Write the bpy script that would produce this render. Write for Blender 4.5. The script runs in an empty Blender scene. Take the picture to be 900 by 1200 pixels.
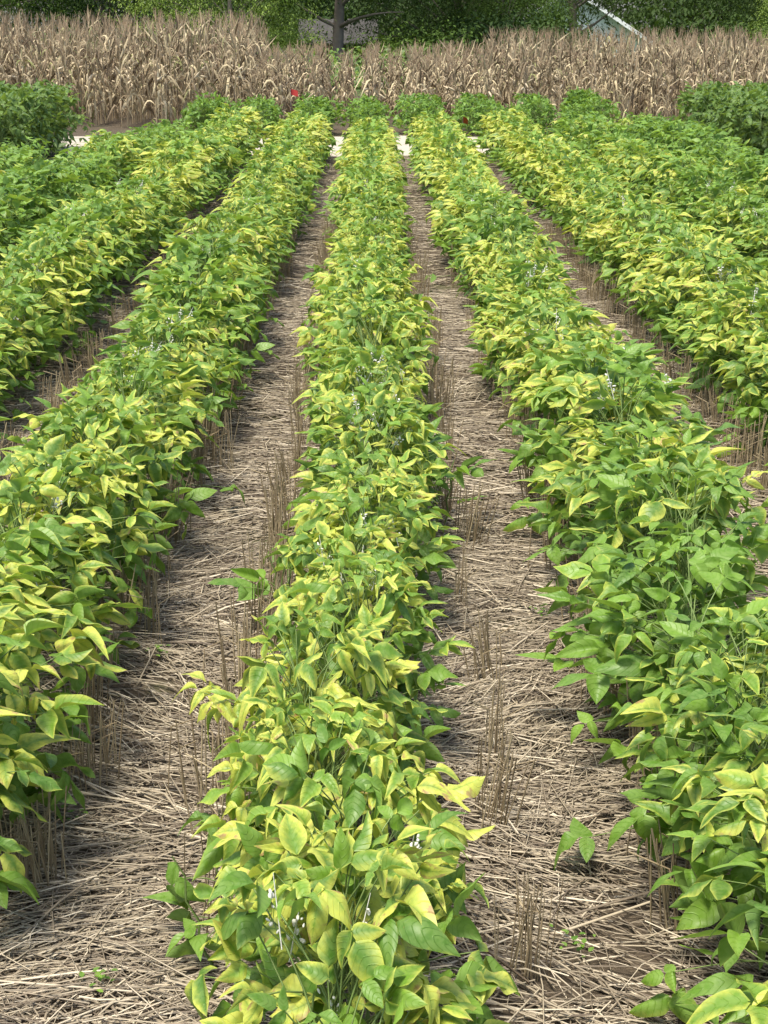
import bpy, math
import numpy as np
from mathutils import Vector

R = math.radians
rng = np.random.default_rng(11)
S = bpy.context.scene
COL = S.collection

# ------------------------------------------------------------------ camera, sky, sun, exposure
H_EYE = 1.71
cam_d = bpy.data.cameras.new('camera'); cam = bpy.data.objects.new('camera', cam_d); COL.objects.link(cam)
cam_d.sensor_fit = 'VERTICAL'; cam_d.sensor_height = 24.0; cam_d.lens = 36.04
cam_d.clip_start = 0.05; cam_d.clip_end = 3000
cam.location = (0, 0, H_EYE)
cam.rotation_euler = (R(90 - 17.55), 0, R(-0.45))
S.camera = cam

SUN_AZ, SUN_EL = R(-140), R(71)          # azimuth from +Y towards +X
sv = Vector((math.sin(SUN_AZ) * math.cos(SUN_EL), math.cos(SUN_AZ) * math.cos(SUN_EL), math.sin(SUN_EL)))
w = bpy.data.worlds.new('World'); S.world = w; w.use_nodes = True
nt = w.node_tree; nt.nodes.clear()
sky = nt.nodes.new('ShaderNodeTexSky'); sky.sky_type = 'NISHITA'; sky.sun_disc = False
sky.sun_elevation = SUN_EL; sky.sun_rotation = SUN_AZ; sky.air_density = 1.0; sky.dust_density = 2.5; sky.ozone_density = 1.0
bg = nt.nodes.new('ShaderNodeBackground'); bg.inputs['Strength'].default_value = 0.15
wo = nt.nodes.new('ShaderNodeOutputWorld')
nt.links.new(sky.outputs[0], bg.inputs['Color']); nt.links.new(bg.outputs[0], wo.inputs['Surface'])
ld = bpy.data.lights.new('sun', 'SUN'); ld.energy = 3.3; ld.angle = R(12.0); ld.color = (1.0, 0.945, 0.84)
sun = bpy.data.objects.new('sun', ld); COL.objects.link(sun)
sun.rotation_euler = sv.to_track_quat('Z', 'Y').to_euler(); sun.location = sv * 50

S.view_settings.view_transform = 'Standard'; S.view_settings.look = 'None'
S.view_settings.exposure = 0.98; S.view_settings.gamma = 1.0; S.view_settings.use_curve_mapping = False
S.render.engine = 'CYCLES'
S.cycles.max_bounces = 6; S.cycles.diffuse_bounces = 3; S.cycles.glossy_bounces = 2
S.cycles.transmission_bounces = 3; S.cycles.transparent_max_bounces = 4
S.cycles.use_denoising = True; S.cycles.caustics_reflective = False; S.cycles.caustics_refractive = False

# ------------------------------------------------------------------ mesh accumulation
class Acc:
    def __init__(s): s.v = []; s.f = []; s.a = []; s.n = 0
    def add(s, v, f, a=None):
        v = np.asarray(v, np.float32).reshape(-1, 3); f = np.asarray(f, np.int32).reshape(-1, 4)
        a = np.zeros((len(v), 4), np.float32) if a is None else np.asarray(a, np.float32).reshape(-1, 4)
        s.v.append(v); s.f.append(f + s.n); s.a.append(a); s.n += len(v)
    def extend(s, o, M=None, t=(0, 0, 0), da=None):
        for v, f, a in zip(o.v, o.f, o.a):
            vv = v if M is None else v @ np.asarray(M, np.float32).T
            s.v.append(vv + np.asarray(t, np.float32)); s.a.append(a if da is None else np.clip(a + da, 0, 1))
        off = s.n
        for f in o.f: s.f.append(f + off)
        s.n += o.n
    def mesh(s, name, mat, smooth=True):
        v = np.concatenate(s.v); f = np.concatenate(s.f); a = np.concatenate(s.a)
        me = bpy.data.meshes.new(name)
        me.vertices.add(len(v)); me.vertices.foreach_set('co', v.ravel())
        me.loops.add(len(f) * 4); me.loops.foreach_set('vertex_index', f.ravel())
        me.polygons.add(len(f)); me.polygons.foreach_set('loop_start', np.arange(0, len(f) * 4, 4, dtype=np.int32))
        me.polygons.foreach_set('use_smooth', np.full(len(f), smooth))
        me.update(calc_edges=True)
        at = me.attributes.new('fx', 'FLOAT_COLOR', 'POINT'); at.data.foreach_set('color', a.ravel())
        if mat: me.materials.append(mat)
        return me

def link(name, data, parent=None, loc=(0, 0, 0), rz=0.0, sc=(1, 1, 1)):
    o = bpy.data.objects.new(name, data); COL.objects.link(o)
    if parent: o.parent = parent
    o.location = loc; o.rotation_euler = (0, 0, rz); o.scale = sc
    return o
def tag(o, label=None, cat=None, group=None, kind=None):
    if label: o['label'] = label
    if cat: o['category'] = cat
    if group: o['group'] = group
    if kind: o['kind'] = kind
    return o
def nrm(a): return a / np.maximum(np.linalg.norm(a, axis=-1, keepdims=True), 1e-9)

def grid_faces(N, A, B):
    """faces of N separate A x B vertex grids"""
    i = np.arange(A - 1)[:, None] * B + np.arange(B - 1)[None, :]
    q = np.stack([i, i + 1, i + B + 1, i + B], -1).reshape(-1, 4)
    return (q[None] + (np.arange(N) * A * B)[:, None, None]).reshape(-1, 4)

def tubes(P, rad, sides=4, attr=None):
    """P (N,K,3), rad (N,K) -> closed-round tubes"""
    N, K, _ = P.shape
    T = nrm(np.gradient(P, axis=1))
    ref = np.where(np.abs(T[:, :1, 2:3]) > 0.8, np.array([1., 0.03, 0.]), np.array([0.02, 0.03, 1.]))
    X = nrm(np.cross(T, np.broadcast_to(ref, T.shape))); Y = np.cross(T, X)
    an = np.arange(sides) / sides * 2 * np.pi
    V = P[:, :, None] + rad[:, :, None, None] * (np.cos(an)[None, None, :, None] * X[:, :, None] + np.sin(an)[None, None, :, None] * Y[:, :, None])
    k = np.arange(K - 1)[:, None] * sides; j = np.arange(sides)[None, :]; j2 = (j + 1) % sides
    q = np.stack([k + j, k + j2, k + sides + j2, k + sides + j], -1).reshape(-1, 4)
    F = (q[None] + (np.arange(N) * K * sides)[:, None, None]).reshape(-1, 4)
    A = None
    if attr is not None: A = np.broadcast_to(attr[:, None, None, :], (N, K, sides, 4))
    return V, F, A

def ribbons(P, side, wid, fold, attr):
    """P (N,K,3), side (N,K,3), wid (N,K); three vertices across with a raised or sunk midrib"""
    N, K, _ = P.shape
    T = nrm(np.gradient(P, axis=1)); U = np.cross(side, T)
    s = np.array([-1., 0., 1.])
    V = P[:, :, None] + (s[None, None, :, None] * side[:, :, None]) * wid[:, :, None, None] + (np.abs(s)[None, None, :, None] * U[:, :, None]) * (wid * fold)[:, :, None, None]
    A = np.zeros((N, K, 3, 4)); A[..., :2] = attr[:, None, None, :2]
    A[..., 2] = np.abs(s)[None, None]; A[..., 3] = np.linspace(0, 1, K)[None, :, None]
    return V, grid_faces(N, K, 3), A

def leaflets(P, F, U, L, W, droop, fold, curl, wave, chl, rnd, nv=8, nu=5, r=rng):
    """ovate leaflets: base P, direction F, upper normal U; fx = (yellowing, random, distance from midrib, position along)"""
    N = len(P)
    F = nrm(F); Rt = nrm(np.cross(F, U)); U = np.cross(Rt, F)
    v = np.linspace(0, 1, nv) ** 0.9; s = np.linspace(-1, 1, nu)
    p = (v ** 0.55) * np.maximum(1 - v, 0) ** 1.02; p = p / p.max(); p[0] = 0.05; p[-1] = 0.015
    ph = r.uniform(0, 6.28, N)[:, None, None]
    vv = v[None, :, None]; ss = s[None, None, :]
    L_ = L[:, None, None]; w_ = (W * L)[:, None, None] * p[None, :, None] * 0.5
    x = ss * w_ * (1 - 0.25 * np.abs(fold)[:, None, None])
    y = L_ * (vv - 0.22 * np.abs(droop)[:, None, None] * vv ** 2) + 0 * ss
    y = y - 0.07 * L_ * (np.abs(ss) ** 2) * (1 - vv) * 0.6
    z = -droop[:, None, None] * L_ * vv ** 2 * 0.75 + fold[:, None, None] * np.abs(ss) * w_ - curl[:, None, None] * ss ** 2 * w_ * (0.5 + 0.5 * vv)
    z = z + wave[:, None, None] * L_ * np.sin(vv * 9 + ph + 1.7 * np.sign(ss)) * np.abs(ss) * (0.3 + p[None, :, None])
    x = x + r.normal(0, 0.09, N)[:, None, None] * L_ * vv ** 2 + 0 * ss
    V = P[:, None, None] + x[..., None] * Rt[:, None, None] + y[..., None] * F[:, None, None] + z[..., None] * U[:, None, None]
    A = np.zeros((N, nv, nu, 4)); A[..., 0] = chl[:, None, None]; A[..., 1] = rnd[:, None, None]
    A[..., 2] = np.abs(s)[None, None]; A[..., 3] = v[None, :, None]
    return V, grid_faces(N, nv, nu), A

# ------------------------------------------------------------------ materials
class NB:
    def __init__(s, name):
        s.m = bpy.data.materials.new(name); s.m.use_nodes = True; s.t = s.m.node_tree; s.t.nodes.clear()
        s.out = s.n('ShaderNodeOutputMaterial')
    def n(s, ty, **k):
        x = s.t.nodes.new(ty)
        for a, b in k.items(): setattr(x, a, b)
        return x
    def l(s, a, b): s.t.links.new(a, b)
    def inp(s, node, key, val):
        if hasattr(val, 'links'): s.l(val, node.inputs[key])
        else: node.inputs[key].default_value = val
    def math(s, op, a, b=0.0, c=None, clamp=False):
        x = s.n('ShaderNodeMath', operation=op, use_clamp=clamp); s.inp(x, 0, a); s.inp(x, 1, b)
        if c is not None: s.inp(x, 2, c)
        return x.outputs[0]
    def mix(s, f, a, b, bt='MIX'):
        x = s.n('ShaderNodeMix', data_type='RGBA', blend_type=bt); s.inp(x, 0, f)
        for i, v in ((6, a), (7, b)):
            if hasattr(v, 'links'): s.l(v, x.inputs[i])
            else: x.inputs[i].default_value = (*v, 1)
        return x.outputs[2]
    def smooth(s, v, a, b):
        x = s.n('ShaderNodeMapRange', interpolation_type='SMOOTHSTEP'); s.inp(x, 0, v)
        x.inputs[1].default_value = a; x.inputs[2].default_value = b; return x.outputs[0]
    def noise(s, vec, scale, detail=3, rough=0.55):
        x = s.n('ShaderNodeTexNoise'); x.inputs['Scale'].default_value = scale
        x.inputs['Detail'].default_value = detail; x.inputs['Roughness'].default_value = rough
        if vec is not None: s.l(vec, x.inputs['Vector'])
        return x.outputs['Fac']
    def fx(s):
        a = s.n('ShaderNodeAttribute', attribute_name='fx'); c = s.n('ShaderNodeSeparateColor'); s.l(a.outputs['Color'], c.inputs[0])
        return c.outputs[0], c.outputs[1], c.outputs[2], a.outputs['Alpha']
    def obj(s): return s.n('ShaderNodeTexCoord').outputs['Object']
    def pos(s): return s.n('ShaderNodeNewGeometry').outputs['Position']
    def principled(s, col, rough=0.6, spec=0.3, bump=None, bs=0.3, bd=0.002, trans=0.0, tcol=None):
        p = s.n('ShaderNodeBsdfPrincipled')
        if hasattr(col, 'links'): s.l(col, p.inputs['Base Color'])
        else: p.inputs['Base Color'].default_value = (*col, 1)
        s.inp(p, 'Roughness', rough); s.inp(p, 'Specular IOR Level', spec)
        if bump is not None:
            b = s.n('ShaderNodeBump'); b.inputs['Strength'].default_value = bs; b.inputs['Distance'].default_value = bd
            s.l(bump, b.inputs['Height']); s.l(b.outputs[0], p.inputs['Normal'])
        o = p.outputs[0]
        if trans:
            t = s.n('ShaderNodeBsdfTranslucent'); tc = tcol if tcol is not None else col
            if hasattr(tc, 'links'): s.l(tc, t.inputs['Color'])
            else: t.inputs['Color'].default_value = (*tc, 1)
            m = s.n('ShaderNodeMixShader'); m.inputs[0].default_value = trans; s.l(o, m.inputs[1]); s.l(t.outputs[0], m.inputs[2]); o = m.outputs[0]
        s.l(o, s.out.inputs['Surface']); return s.m

def soy_leaf_mat(name, dark=1.0, blue=0.0):
    b = NB(name); c, r, u, v = b.fx(); geo = b.pos()
    # veins: midrib and chevrons rising to the margin
    ch = b.math('FRACT', b.math('MULTIPLY', b.math('ADD', b.math('SUBTRACT', v, b.math('MULTIPLY', b.math('POWER', u, 1.35), 0.24)), b.math('MULTIPLY', b.noise(geo, 30, 1), 0.10)), 6.0))
    vein = b.math('ABSOLUTE', b.math('SUBTRACT', ch, 0.5))
    vein = b.smooth(vein, 0.5, 0.40)                       # 1 on a side vein
    vein = b.math('SUBTRACT', 1.0, vein)
    mid = b.smooth(u, 0.10, 0.0)
    mottle = b.noise(geo, 90, 3)
    g1 = (0.056 * dark, 0.145 * dark, 0.018 * dark + 0.02 * blue); g2 = (0.19 * dark, 0.335 * dark, 0.032 * dark)
    green = b.mix(r, g1, g2)
    green = b.mix(b.math('MULTIPLY', b.noise(geo, 25, 2), 0.5), green, (0.135 * dark, 0.255 * dark, 0.020 * dark))
    yel = b.mix(b.noise(geo, 14, 2), (0.42, 0.49, 0.048), (0.66, 0.63, 0.13))
    # yellowing starts at the margin and tip and creeps in between the veins
    edge = b.math('ADD', b.math('MULTIPLY', u, 0.62), b.math('MULTIPLY', b.math('POWER', v, 1.6), 0.38))
    t = b.math('ADD', b.math('MULTIPLY', c, 1.9), b.math('SUBTRACT', b.math('MULTIPLY', edge, 1.65), 1.68))
    t = b.math('ADD', t, b.math('MULTIPLY', b.math('SUBTRACT', mottle, 0.5), 1.1))
    t = b.math('SUBTRACT', t, b.math('MULTIPLY', b.math('ADD', b.math('SUBTRACT', 1.0, vein), b.math('MULTIPLY', mid, 2.0)), 0.10))
    f = b.smooth(t, -0.35, 0.85)
    col = b.mix(f, green, yel)
    # a few scorched margins
    br = b.math('MULTIPLY', b.smooth(t, 0.66, 0.95), b.smooth(b.noise(geo, 38, 4), 0.50, 0.64))
    col = b.mix(br, col, (0.40, 0.25, 0.10))
    spot = b.smooth(b.noise(geo, 160, 2), 0.71, 0.76)      # small leaf spots
    col = b.mix(b.math('MULTIPLY', spot, 0.7), col, (0.20, 0.13, 0.05))
    vl = b.math('MULTIPLY', b.math('ADD', b.math('SUBTRACT', 1.0, vein), b.smooth(u, 0.07, 0.02), clamp=True), b.smooth(b.noise(geo, 60, 2), 0.30, 0.60))
    col = b.mix(b.math('MULTIPLY', vl, 0.42), col, b.mix(0.55, col, (0.34, 0.44, 0.15)))
    fur = b.smooth(b.math('ABSOLUTE', b.math('SUBTRACT', ch, 0.16)), 0.16, 0.0)
    col = b.mix(b.math('MULTIPLY', fur, 0.12), col, b.mix(0.5, col, (0.05, 0.13, 0.02)))
    back = b.n('ShaderNodeNewGeometry').outputs['Backfacing']
    col = b.mix(b.math('MULTIPLY', back, 0.4), col, b.mix(0.5, col, (0.30, 0.40, 0.17)))
    h = b.math('ADD', b.math('MULTIPLY', vein, 1.0), b.math('MULTIPLY', mottle, 0.6))
    tc = b.mix(1.0, col, (1.25, 1.2, 0.55), 'MULTIPLY')
    return b.principled(col, b.math('ADD', 0.34, b.math('MULTIPLY', mottle, 0.22)), 0.32, h, 0.5, 0.0016, 0.34, tc)

def simple(name, c1, c2, scale=20, rough=0.7, spec=0.25, trans=0.0, bump=0.3, use_r=False):
    b = NB(name); n = b.noise(b.pos(), scale, 4)
    f = n
    if use_r:
        _, r, _, _ = b.fx(); f = b.math('ADD', b.math('MULTIPLY', r, 0.8), b.math('MULTIPLY', n, 0.25), clamp=True)
    return b.principled(b.mix(f, c1, c2), rough, spec, n, bump, 0.003, trans)

M_leaf = soy_leaf_mat('soybean_leaf')
M_leaf_dark = soy_leaf_mat('dark_soybean_leaf', 0.62, 0.4)
M_petiole = simple('petiole', (0.09, 0.15, 0.035), (0.20, 0.26, 0.08), 60, 0.55)
M_flower = simple('flower', (0.80, 0.80, 0.74), (0.74, 0.70, 0.55), 80, 0.6, trans=0.25)
M_pod = simple('pod', (0.35, 0.42, 0.14), (0.50, 0.50, 0.25), 60, 0.7)
def corn_leaf_mat():
    b = NB('dry_corn_leaf'); c, r, u, v = b.fx()
    col = b.mix(r, (0.06, 0.040, 0.020), (0.70, 0.60, 0.36))
    col = b.mix(b.math('MULTIPLY', b.noise(b.pos(), 9, 3), 0.55), col, (0.32, 0.21, 0.12))
    col = b.mix(b.math('MULTIPLY', c, 1.0), col, (0.30, 0.34, 0.10))
    col = b.mix(b.smooth(u, 0.2, 0.0), col, b.mix(0.6, col, (0.66, 0.58, 0.42)))
    return b.principled(col, 0.65, 0.15, b.math('SINE', b.math('MULTIPLY', u, 22)), 0.4, 0.002, 0.12)
M_corn = corn_leaf_mat()
M_corn_stem = simple('corn_stalk', (0.17, 0.12, 0.07), (0.42, 0.33, 0.20), 12, 0.6, use_r=True)
M_tassel = simple('corn_tassel', (0.24, 0.16, 0.09), (0.50, 0.38, 0.24), 30, 0.8, use_r=True)
M_husk = simple('corn_husk', (0.42, 0.32, 0.19), (0.68, 0.57, 0.39), 20, 0.7)
def straw_mat():
    b = NB('straw'); c, r, u, v = b.fx()
    col = b.mix(r, (0.045, 0.033, 0.022), (0.46, 0.395, 0.275))
    col = b.mix(b.smooth(c, 0.80, 0.95), col, (0.66, 0.58, 0.43))
    col = b.mix(b.math('MULTIPLY', b.noise(b.pos(), 45, 3), 0.5), col, (0.26, 0.19, 0.13))
    return b.principled(col, 0.5, 0.35)
M_straw = straw_mat()
M_stub = simple('stubble', (0.15, 0.105, 0.058), (0.48, 0.39, 0.24), 45, 0.55, 0.3, use_r=True)
def soil_mat():
    b = NB('soil'); p = b.pos()
    n1 = b.noise(p, 1.3, 4); n2 = b.noise(p, 14, 5, 0.65); n3 = b.noise(p, 130, 4, 0.6)
    col = b.mix(n2, (0.035, 0.026, 0.018), (0.10, 0.078, 0.052))
    col = b.mix(b.smooth(n1, 0.56, 0.72), col, (0.085, 0.095, 0.04))
    # chaff flecks
    st = b.n('ShaderNodeMapping'); st.inputs['Scale'].default_value = (1, 5.5, 1); b.l(p, st.inputs['Vector'])
    n4 = b.noise(st.outputs[0], 70, 3, 0.7)
    col = b.mix(b.smooth(n4, 0.52, 0.66), col, (0.17, 0.135, 0.09))
    # grassy ground beyond the field
    sep = b.n('ShaderNodeSeparateXYZ'); b.l(p, sep.inputs[0])
    far = b.smooth(b.math('ADD', sep.outputs[1], b.math('MULTIPLY', n1, 8)), 43, 52)
    grass = b.mix(n2, (0.05, 0.10, 0.025), (0.13, 0.20, 0.05))
    col = b.mix(far, col, grass)
    h = b.math('ADD', b.math('MULTIPLY', n2, 1.0), b.math('MULTIPLY', n3, 0.35))
    return b.principled(col, 0.9, 0.12, h, 0.8, 0.02)
M_soil = soil_mat()
def alley_mat():
    b = NB('pale_dirt'); p = b.pos(); n = b.noise(p, 3.0, 5, 0.6); n2 = b.noise(p, 40, 4)
    col = b.mix(n, (0.30, 0.26, 0.195), (0.46, 0.41, 0.33)); col = b.mix(b.smooth(n2, 0.62, 0.72), col, (0.22, 0.18, 0.12))
    return b.principled(col, 0.95, 0.1, b.math('ADD', n, b.math('MULTIPLY', n2, 0.4)), 0.5, 0.02)
M_alley = alley_mat()

# ------------------------------------------------------------------ ground: one sheet to the horizon
def ground_z(x, y):
    t = np.clip((y - 44) / 26, 0, 1); fall = -1.6 * t * t * (3 - 2 * t)
    rough = 0.008 * np.sin(x * 7.1 + 1.3 * np.sin(y * 2.3)) * np.sin(y * 5.3 + 0.7) + 0.006 * np.sin(x * 17 + y * 11)
    ridge = 0.022 * np.cos((x + 0.017) * 2 * np.pi / 0.914)
    return fall + np.where((y < 27) & (np.abs(x) < 12), rough + ridge - 0.03, -0.03)
def ground():
    ys = np.concatenate([np.linspace(-400, -3, 12), np.arange(-2.6, 27, 0.11), np.linspace(27.2, 46, 20), np.linspace(47, 72, 26), np.array([90, 130, 200, 400, 900])])
    xs = np.concatenate([-np.array([900, 400, 150, 60, 30, 18]), np.arange(-12, 12.01, 0.114), np.array([18, 30, 60, 150, 400, 900])])
    X, Y = np.meshgrid(xs, ys, indexing='xy'); Z = ground_z(X, Y)
    a = Acc(); a.add(np.stack([X, Y, Z], -1), grid_faces(1, len(ys), len(xs)))
    tag(link('ground', a.mesh('ground', M_soil)), kind='structure')
ground()
def alley():
    a = Acc(); xs = np.arange(-14, 14.1, 0.2); K = 12
    y0 = 22.1 + 0.14 * np.sin(xs * 1.9) + 0.1 * np.sin(xs * 5.1 + 1) ; y1 = 25.7 + 0.16 * np.sin(xs * 1.3 + 2) + 0.12 * np.sin(xs * 4.2)
    T = np.linspace(0, 1, K)[:, None]; Y = y0[None] * (1 - T) + y1[None] * T; X = np.broadcast_to(xs[None], Y.shape)
    Z = 0.012 + 0.006 * np.sin(X * 2.3) * np.sin(Y * 2) + 0 * X
    Z[0] -= 0.09; Z[-1] -= 0.09
    a.add(np.stack([X, Y, Z], -1), grid_faces(1, K, len(xs)))
    tag(link('dirt_path', a.mesh('dirt_path', M_alley)), kind='structure')
alley()

# ------------------------------------------------------------------ straw mulch lying between the rows
ROW = 0.914; ROW0 = -0.017
def straw(n, y0, y1, wid, lmin, lmax, seed, acc):
    r = np.random.default_rng(seed)
    y = r.uniform(y0, y1, n * 3); half = 0.30 * y + 0.35
    keep = r.random(n * 3) < half / (0.30 * y1 + 0.35); y = y[keep][:n]; half = half[keep][:n]
    x = r.uniform(-1, 1, len(y)) * half; N = len(y)
    # patchy cover, mostly lying across the path
    ori = 0.55 * np.sin(x * 2.1 + y * 1.7) + 0.5 * np.sin(y * 3.3 + 2 * np.sin(x * 3)) + r.normal(0, 0.62, N)
    wild = r.random(N) < 0.30; ori = np.where(wild, r.uniform(0, np.pi, N), ori * 0.75)
    cov = np.sin(x * 4.3 + 1.1 * y) * np.sin(y * 2.9 - 0.6 * x) + 0.6 * np.sin(x * 9 - y * 7)
    k = r.random(N) < np.clip(0.86 + 0.5 * cov, 0.25, 1); x, y, ori, N = x[k], y[k], ori[k], k.sum()
    L = lmin + (lmax - lmin) * r.random(N) ** 2.0; tilt = r.normal(0, 0.06, N)
    d = np.stack([np.cos(ori) * np.cos(tilt), np.sin(ori) * np.cos(tilt), np.sin(tilt)], -1)
    base = ground_z(x, y); z = base + 0.003 + 0.03 * r.random(N) ** 1.5 + np.abs(np.sin(tilt)) * L * 0.4
    c = np.stack([x, y, z], -1); bend = r.normal(0, 0.05, (N, 1)) * np.stack([-np.sin(ori), np.cos(ori), 0.4 * np.ones(N)], -1) * L[:, None]
    P = np.stack([c - d * L[:, None] / 2, c + bend, c + d * L[:, None] / 2], 1)
    rad = (wid * r.uniform(0.45, 1.25, N))[:, None] * np.array([1, 1, 0.8])[None]
    depth = np.clip((z - base) / 0.03, 0, 1)
    at = np.zeros((N, 4)); at[:, 0] = r.random(N); at[:, 1] = np.clip(r.beta(1.6, 1.5, N) , 0, 1)
    acc.add(*tubes(P, rad, 3, at))
sa = Acc()
straw(46000, 2.0, 5.2, 0.0019, 0.04, 0.28, 1, sa)
straw(5200, 2.0, 7.5, 0.0030, 0.14, 0.42, 4, sa)
straw(60000, 5.2, 10.5, 0.0025, 0.05, 0.30, 2, sa)
straw(52000, 10.5, 21.9, 0.0032, 0.06, 0.34, 3, sa)
tag(link('straw_mulch', sa.mesh('straw_mulch', M_straw)), 'flattened grey-tan wheat straw covering the ground between the soybean rows', 'straw', kind='stuff')

# ------------------------------------------------------------------ soybean plants
def soy_plant(seed, yellow, Ht=0.51, wx=0.235, wy=0.17, nT=46, leafL=0.075, lod=0, flowers=False):
    r = np.random.default_rng(seed); nv, nu = ((11, 7), (6, 3), (4, 3))[lod]
    lf, pt, fl = Acc(), Acc(), Acc()
    hz = Ht * (0.10 + 0.90 * r.random(nT) ** 0.66)
    q = np.clip(1 - (np.maximum(hz - 0.30 * Ht, 0) / (0.76 * Ht)) ** 2, 0.05, 1) ** 0.5
    ph = r.uniform(0, 2 * np.pi, nT); rr = np.sqrt(r.uniform(0.12, 1.0, nT))
    stray = r.random(nT) < 0.05; rr = np.where(stray, rr * 1.30, rr)
    tx = np.cos(ph) * rr * wx * q; ty = np.sin(ph) * rr * wy * q
    tip = np.stack([tx, ty, hz], -1)
    out = nrm(np.stack([tx * 1.2, ty, 0 * tx], -1) + r.normal(0, 0.025, (nT, 3)) * [1, 1, 0])
    frac = hz / Ht
    el = r.normal(0.10, 0.50, nT) + 0.55 * np.clip(frac - 0.72, 0, 1) * 2
    F = out * np.cos(el)[:, None] + np.array([0, 0, 1.0]) * np.sin(el)[:, None]
    U = nrm(np.array([0, 0, 1.0]) * np.cos(el)[:, None] - out * np.sin(el)[:, None] + r.normal(0, 0.33, (nT, 3)) + 0.25 * out)
    # yellowing: strongest on the upper-middle leaves, slight on the newest, none low on the sides
    lay = np.interp(frac, [0, 0.38, 0.58, 0.80, 0.92, 1.0], [0.0, 0.12, 0.75, 1.0, 0.66, 0.40])
    plant_c = np.clip(0.94 * yellow * lay * (1.0 - 0.3 * rr * (frac < 0.7)) + r.normal(0, 0.24, nT) * (0.25 + yellow) - 0.03, 0, 1)
    prand = np.clip(r.normal(0.42, 0.33, nT), 0, 1)
    sc = leafL * r.uniform(0.68, 1.20, nT) * np.interp(frac, [0, 0.5, 0.9, 1], [1.0, 1.06, 0.95, 0.78])
    Fs, Us, Ls, Ps, Cs, Rs = [], [], [], [], [], []
    Rt = nrm(np.cross(F, U)); U = np.cross(Rt, F)
    for k, (a, lsc) in enumerate(((0, 1.0), (R(78), 0.86), (-R(78), 0.86))):
        aa = a + r.normal(0, 0.16, nT); ca, sa_ = np.cos(aa)[:, None], np.sin(aa)[:, None]
        f = F * ca + Rt * sa_
        dip = r.normal(0.10, 0.25, nT)[:, None]
        u = nrm(U + f * dip * 0.9 + Rt * r.normal(0, 0.22, (nT, 1)) + (Rt * sa_ * 0.15)); f = nrm(f - u * np.sum(f * u, -1, keepdims=True) * 1.0)
        off = F * (0.016 if k == 0 else 0.0)
        Ps.append(tip + off); Fs.append(f); Us.append(u); Ls.append(sc * lsc * r.uniform(0.85, 1.1, nT))
        Cs.append(np.clip(plant_c + r.normal(0, 0.07, nT), 0, 1)); Rs.append(np.clip(prand + r.normal(0, 0.07, nT), 0, 1))
    P = np.concatenate(Ps); Ff = np.concatenate(Fs); Uu = np.concatenate(Us); L = np.concatenate(Ls); C = np.concatenate(Cs); Rn = np.concatenate(Rs)
    N = len(P)
    lf.add(*leaflets(P, Ff, Uu, L, r.uniform(0.44, 0.68, N), np.clip(r.normal(0.40, 0.45, N) + 0.35 * C, -0.3, 1.4), r.normal(0.38, 0.34, N),
                     r.normal(0.20, 0.34, N) + 0.35 * C, np.abs(r.normal(0.008, 0.034, N)) + 0.03 * C, C, Rn, nv, nu, r))
    # stems and petioles
    sb = np.stack([r.normal(0, 0.012, nT), r.normal(0, 0.05, nT), np.clip(hz * r.uniform(0.50, 0.78, nT), 0.03, 1)], -1)
    K = (6, 4, 3)[lod]; T = np.linspace(0, 1, K)[None, :, None]
    ctrl = sb * 0.5 + tip * 0.5 + np.array([0, 0, 0.10 * Ht]) * r.uniform(0.1, 0.9, nT)[:, None] - (tip - sb) * [0.2, 0.2, 0]
    Pp = (1 - T) ** 2 * sb[:, None] + 2 * T * (1 - T) * ctrl[:, None] + T ** 2 * tip[:, None]
    pt.add(*tubes(Pp, np.full((nT, K), 0.0014) * np.linspace(1.25, 0.8, K)[None], 4 if lod == 0 else 3))
    ns = 4; bx = r.normal(0, 0.03, ns); by = np.linspace(-0.09, 0.09, ns) + r.normal(0, 0.01, ns); hh = Ht * r.uniform(0.70, 0.92, ns)
    tt = np.linspace(0, 1, 7)[None]; zig = 0.006 * np.where(np.arange(7) % 2, 1, -1)[None]
    Ps_ = np.stack([bx[:, None] * (0.5 + tt) + zig, by[:, None] + zig * 0.5, hh[:, None] * tt - 0.02], -1)
    pt.add(*tubes(Ps_, np.full((ns, 7), 0.0034) * np.linspace(1.2, 0.5, 7)[None], 5 if lod == 0 else 3))
    fl = []
    if flowers:                    # short racemes of small white flowers below the top leaves
        for _ in range(3):
            f_ = Acc(); bx_, by_ = r.normal(0, 0.05), r.normal(0, 0.06) - 0.02; z0 = Ht * r.uniform(0.74, 0.92); ax = nrm(np.array([r.normal(0, .35), r.normal(0, .35) - 0.25, 1]))
            c0 = np.array([bx_, by_, z0]); st_ = np.stack([c0 - ax * 0.03, c0 + ax * 0.03, c0 + ax * 0.065])[None]; f_.add(*tubes(st_, np.array([[0.001, 0.0009, 0.0005]]), 4))
            for k in range(9):
                c = c0 + ax * k * 0.0055 + r.normal(0, 0.0065, 3); d = nrm(r.normal(0, 1, 3)); s_ = r.uniform(0.0018, 0.0036); g = np.array([0, 0.3, 0.7, 1.0, 1.0])[:, None]
                P3 = (c + d * (g * s_ * 3.2))[None]
                f_.add(*tubes(P3 + np.linspace(0, 0.001, 5)[None, :, None], np.array([[0.0007, s_ * 0.8, s_ * 0.95, s_ * 0.5, 0.0003]]), 5))
            fl.append(f_)
    return lf, pt, fl

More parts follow.
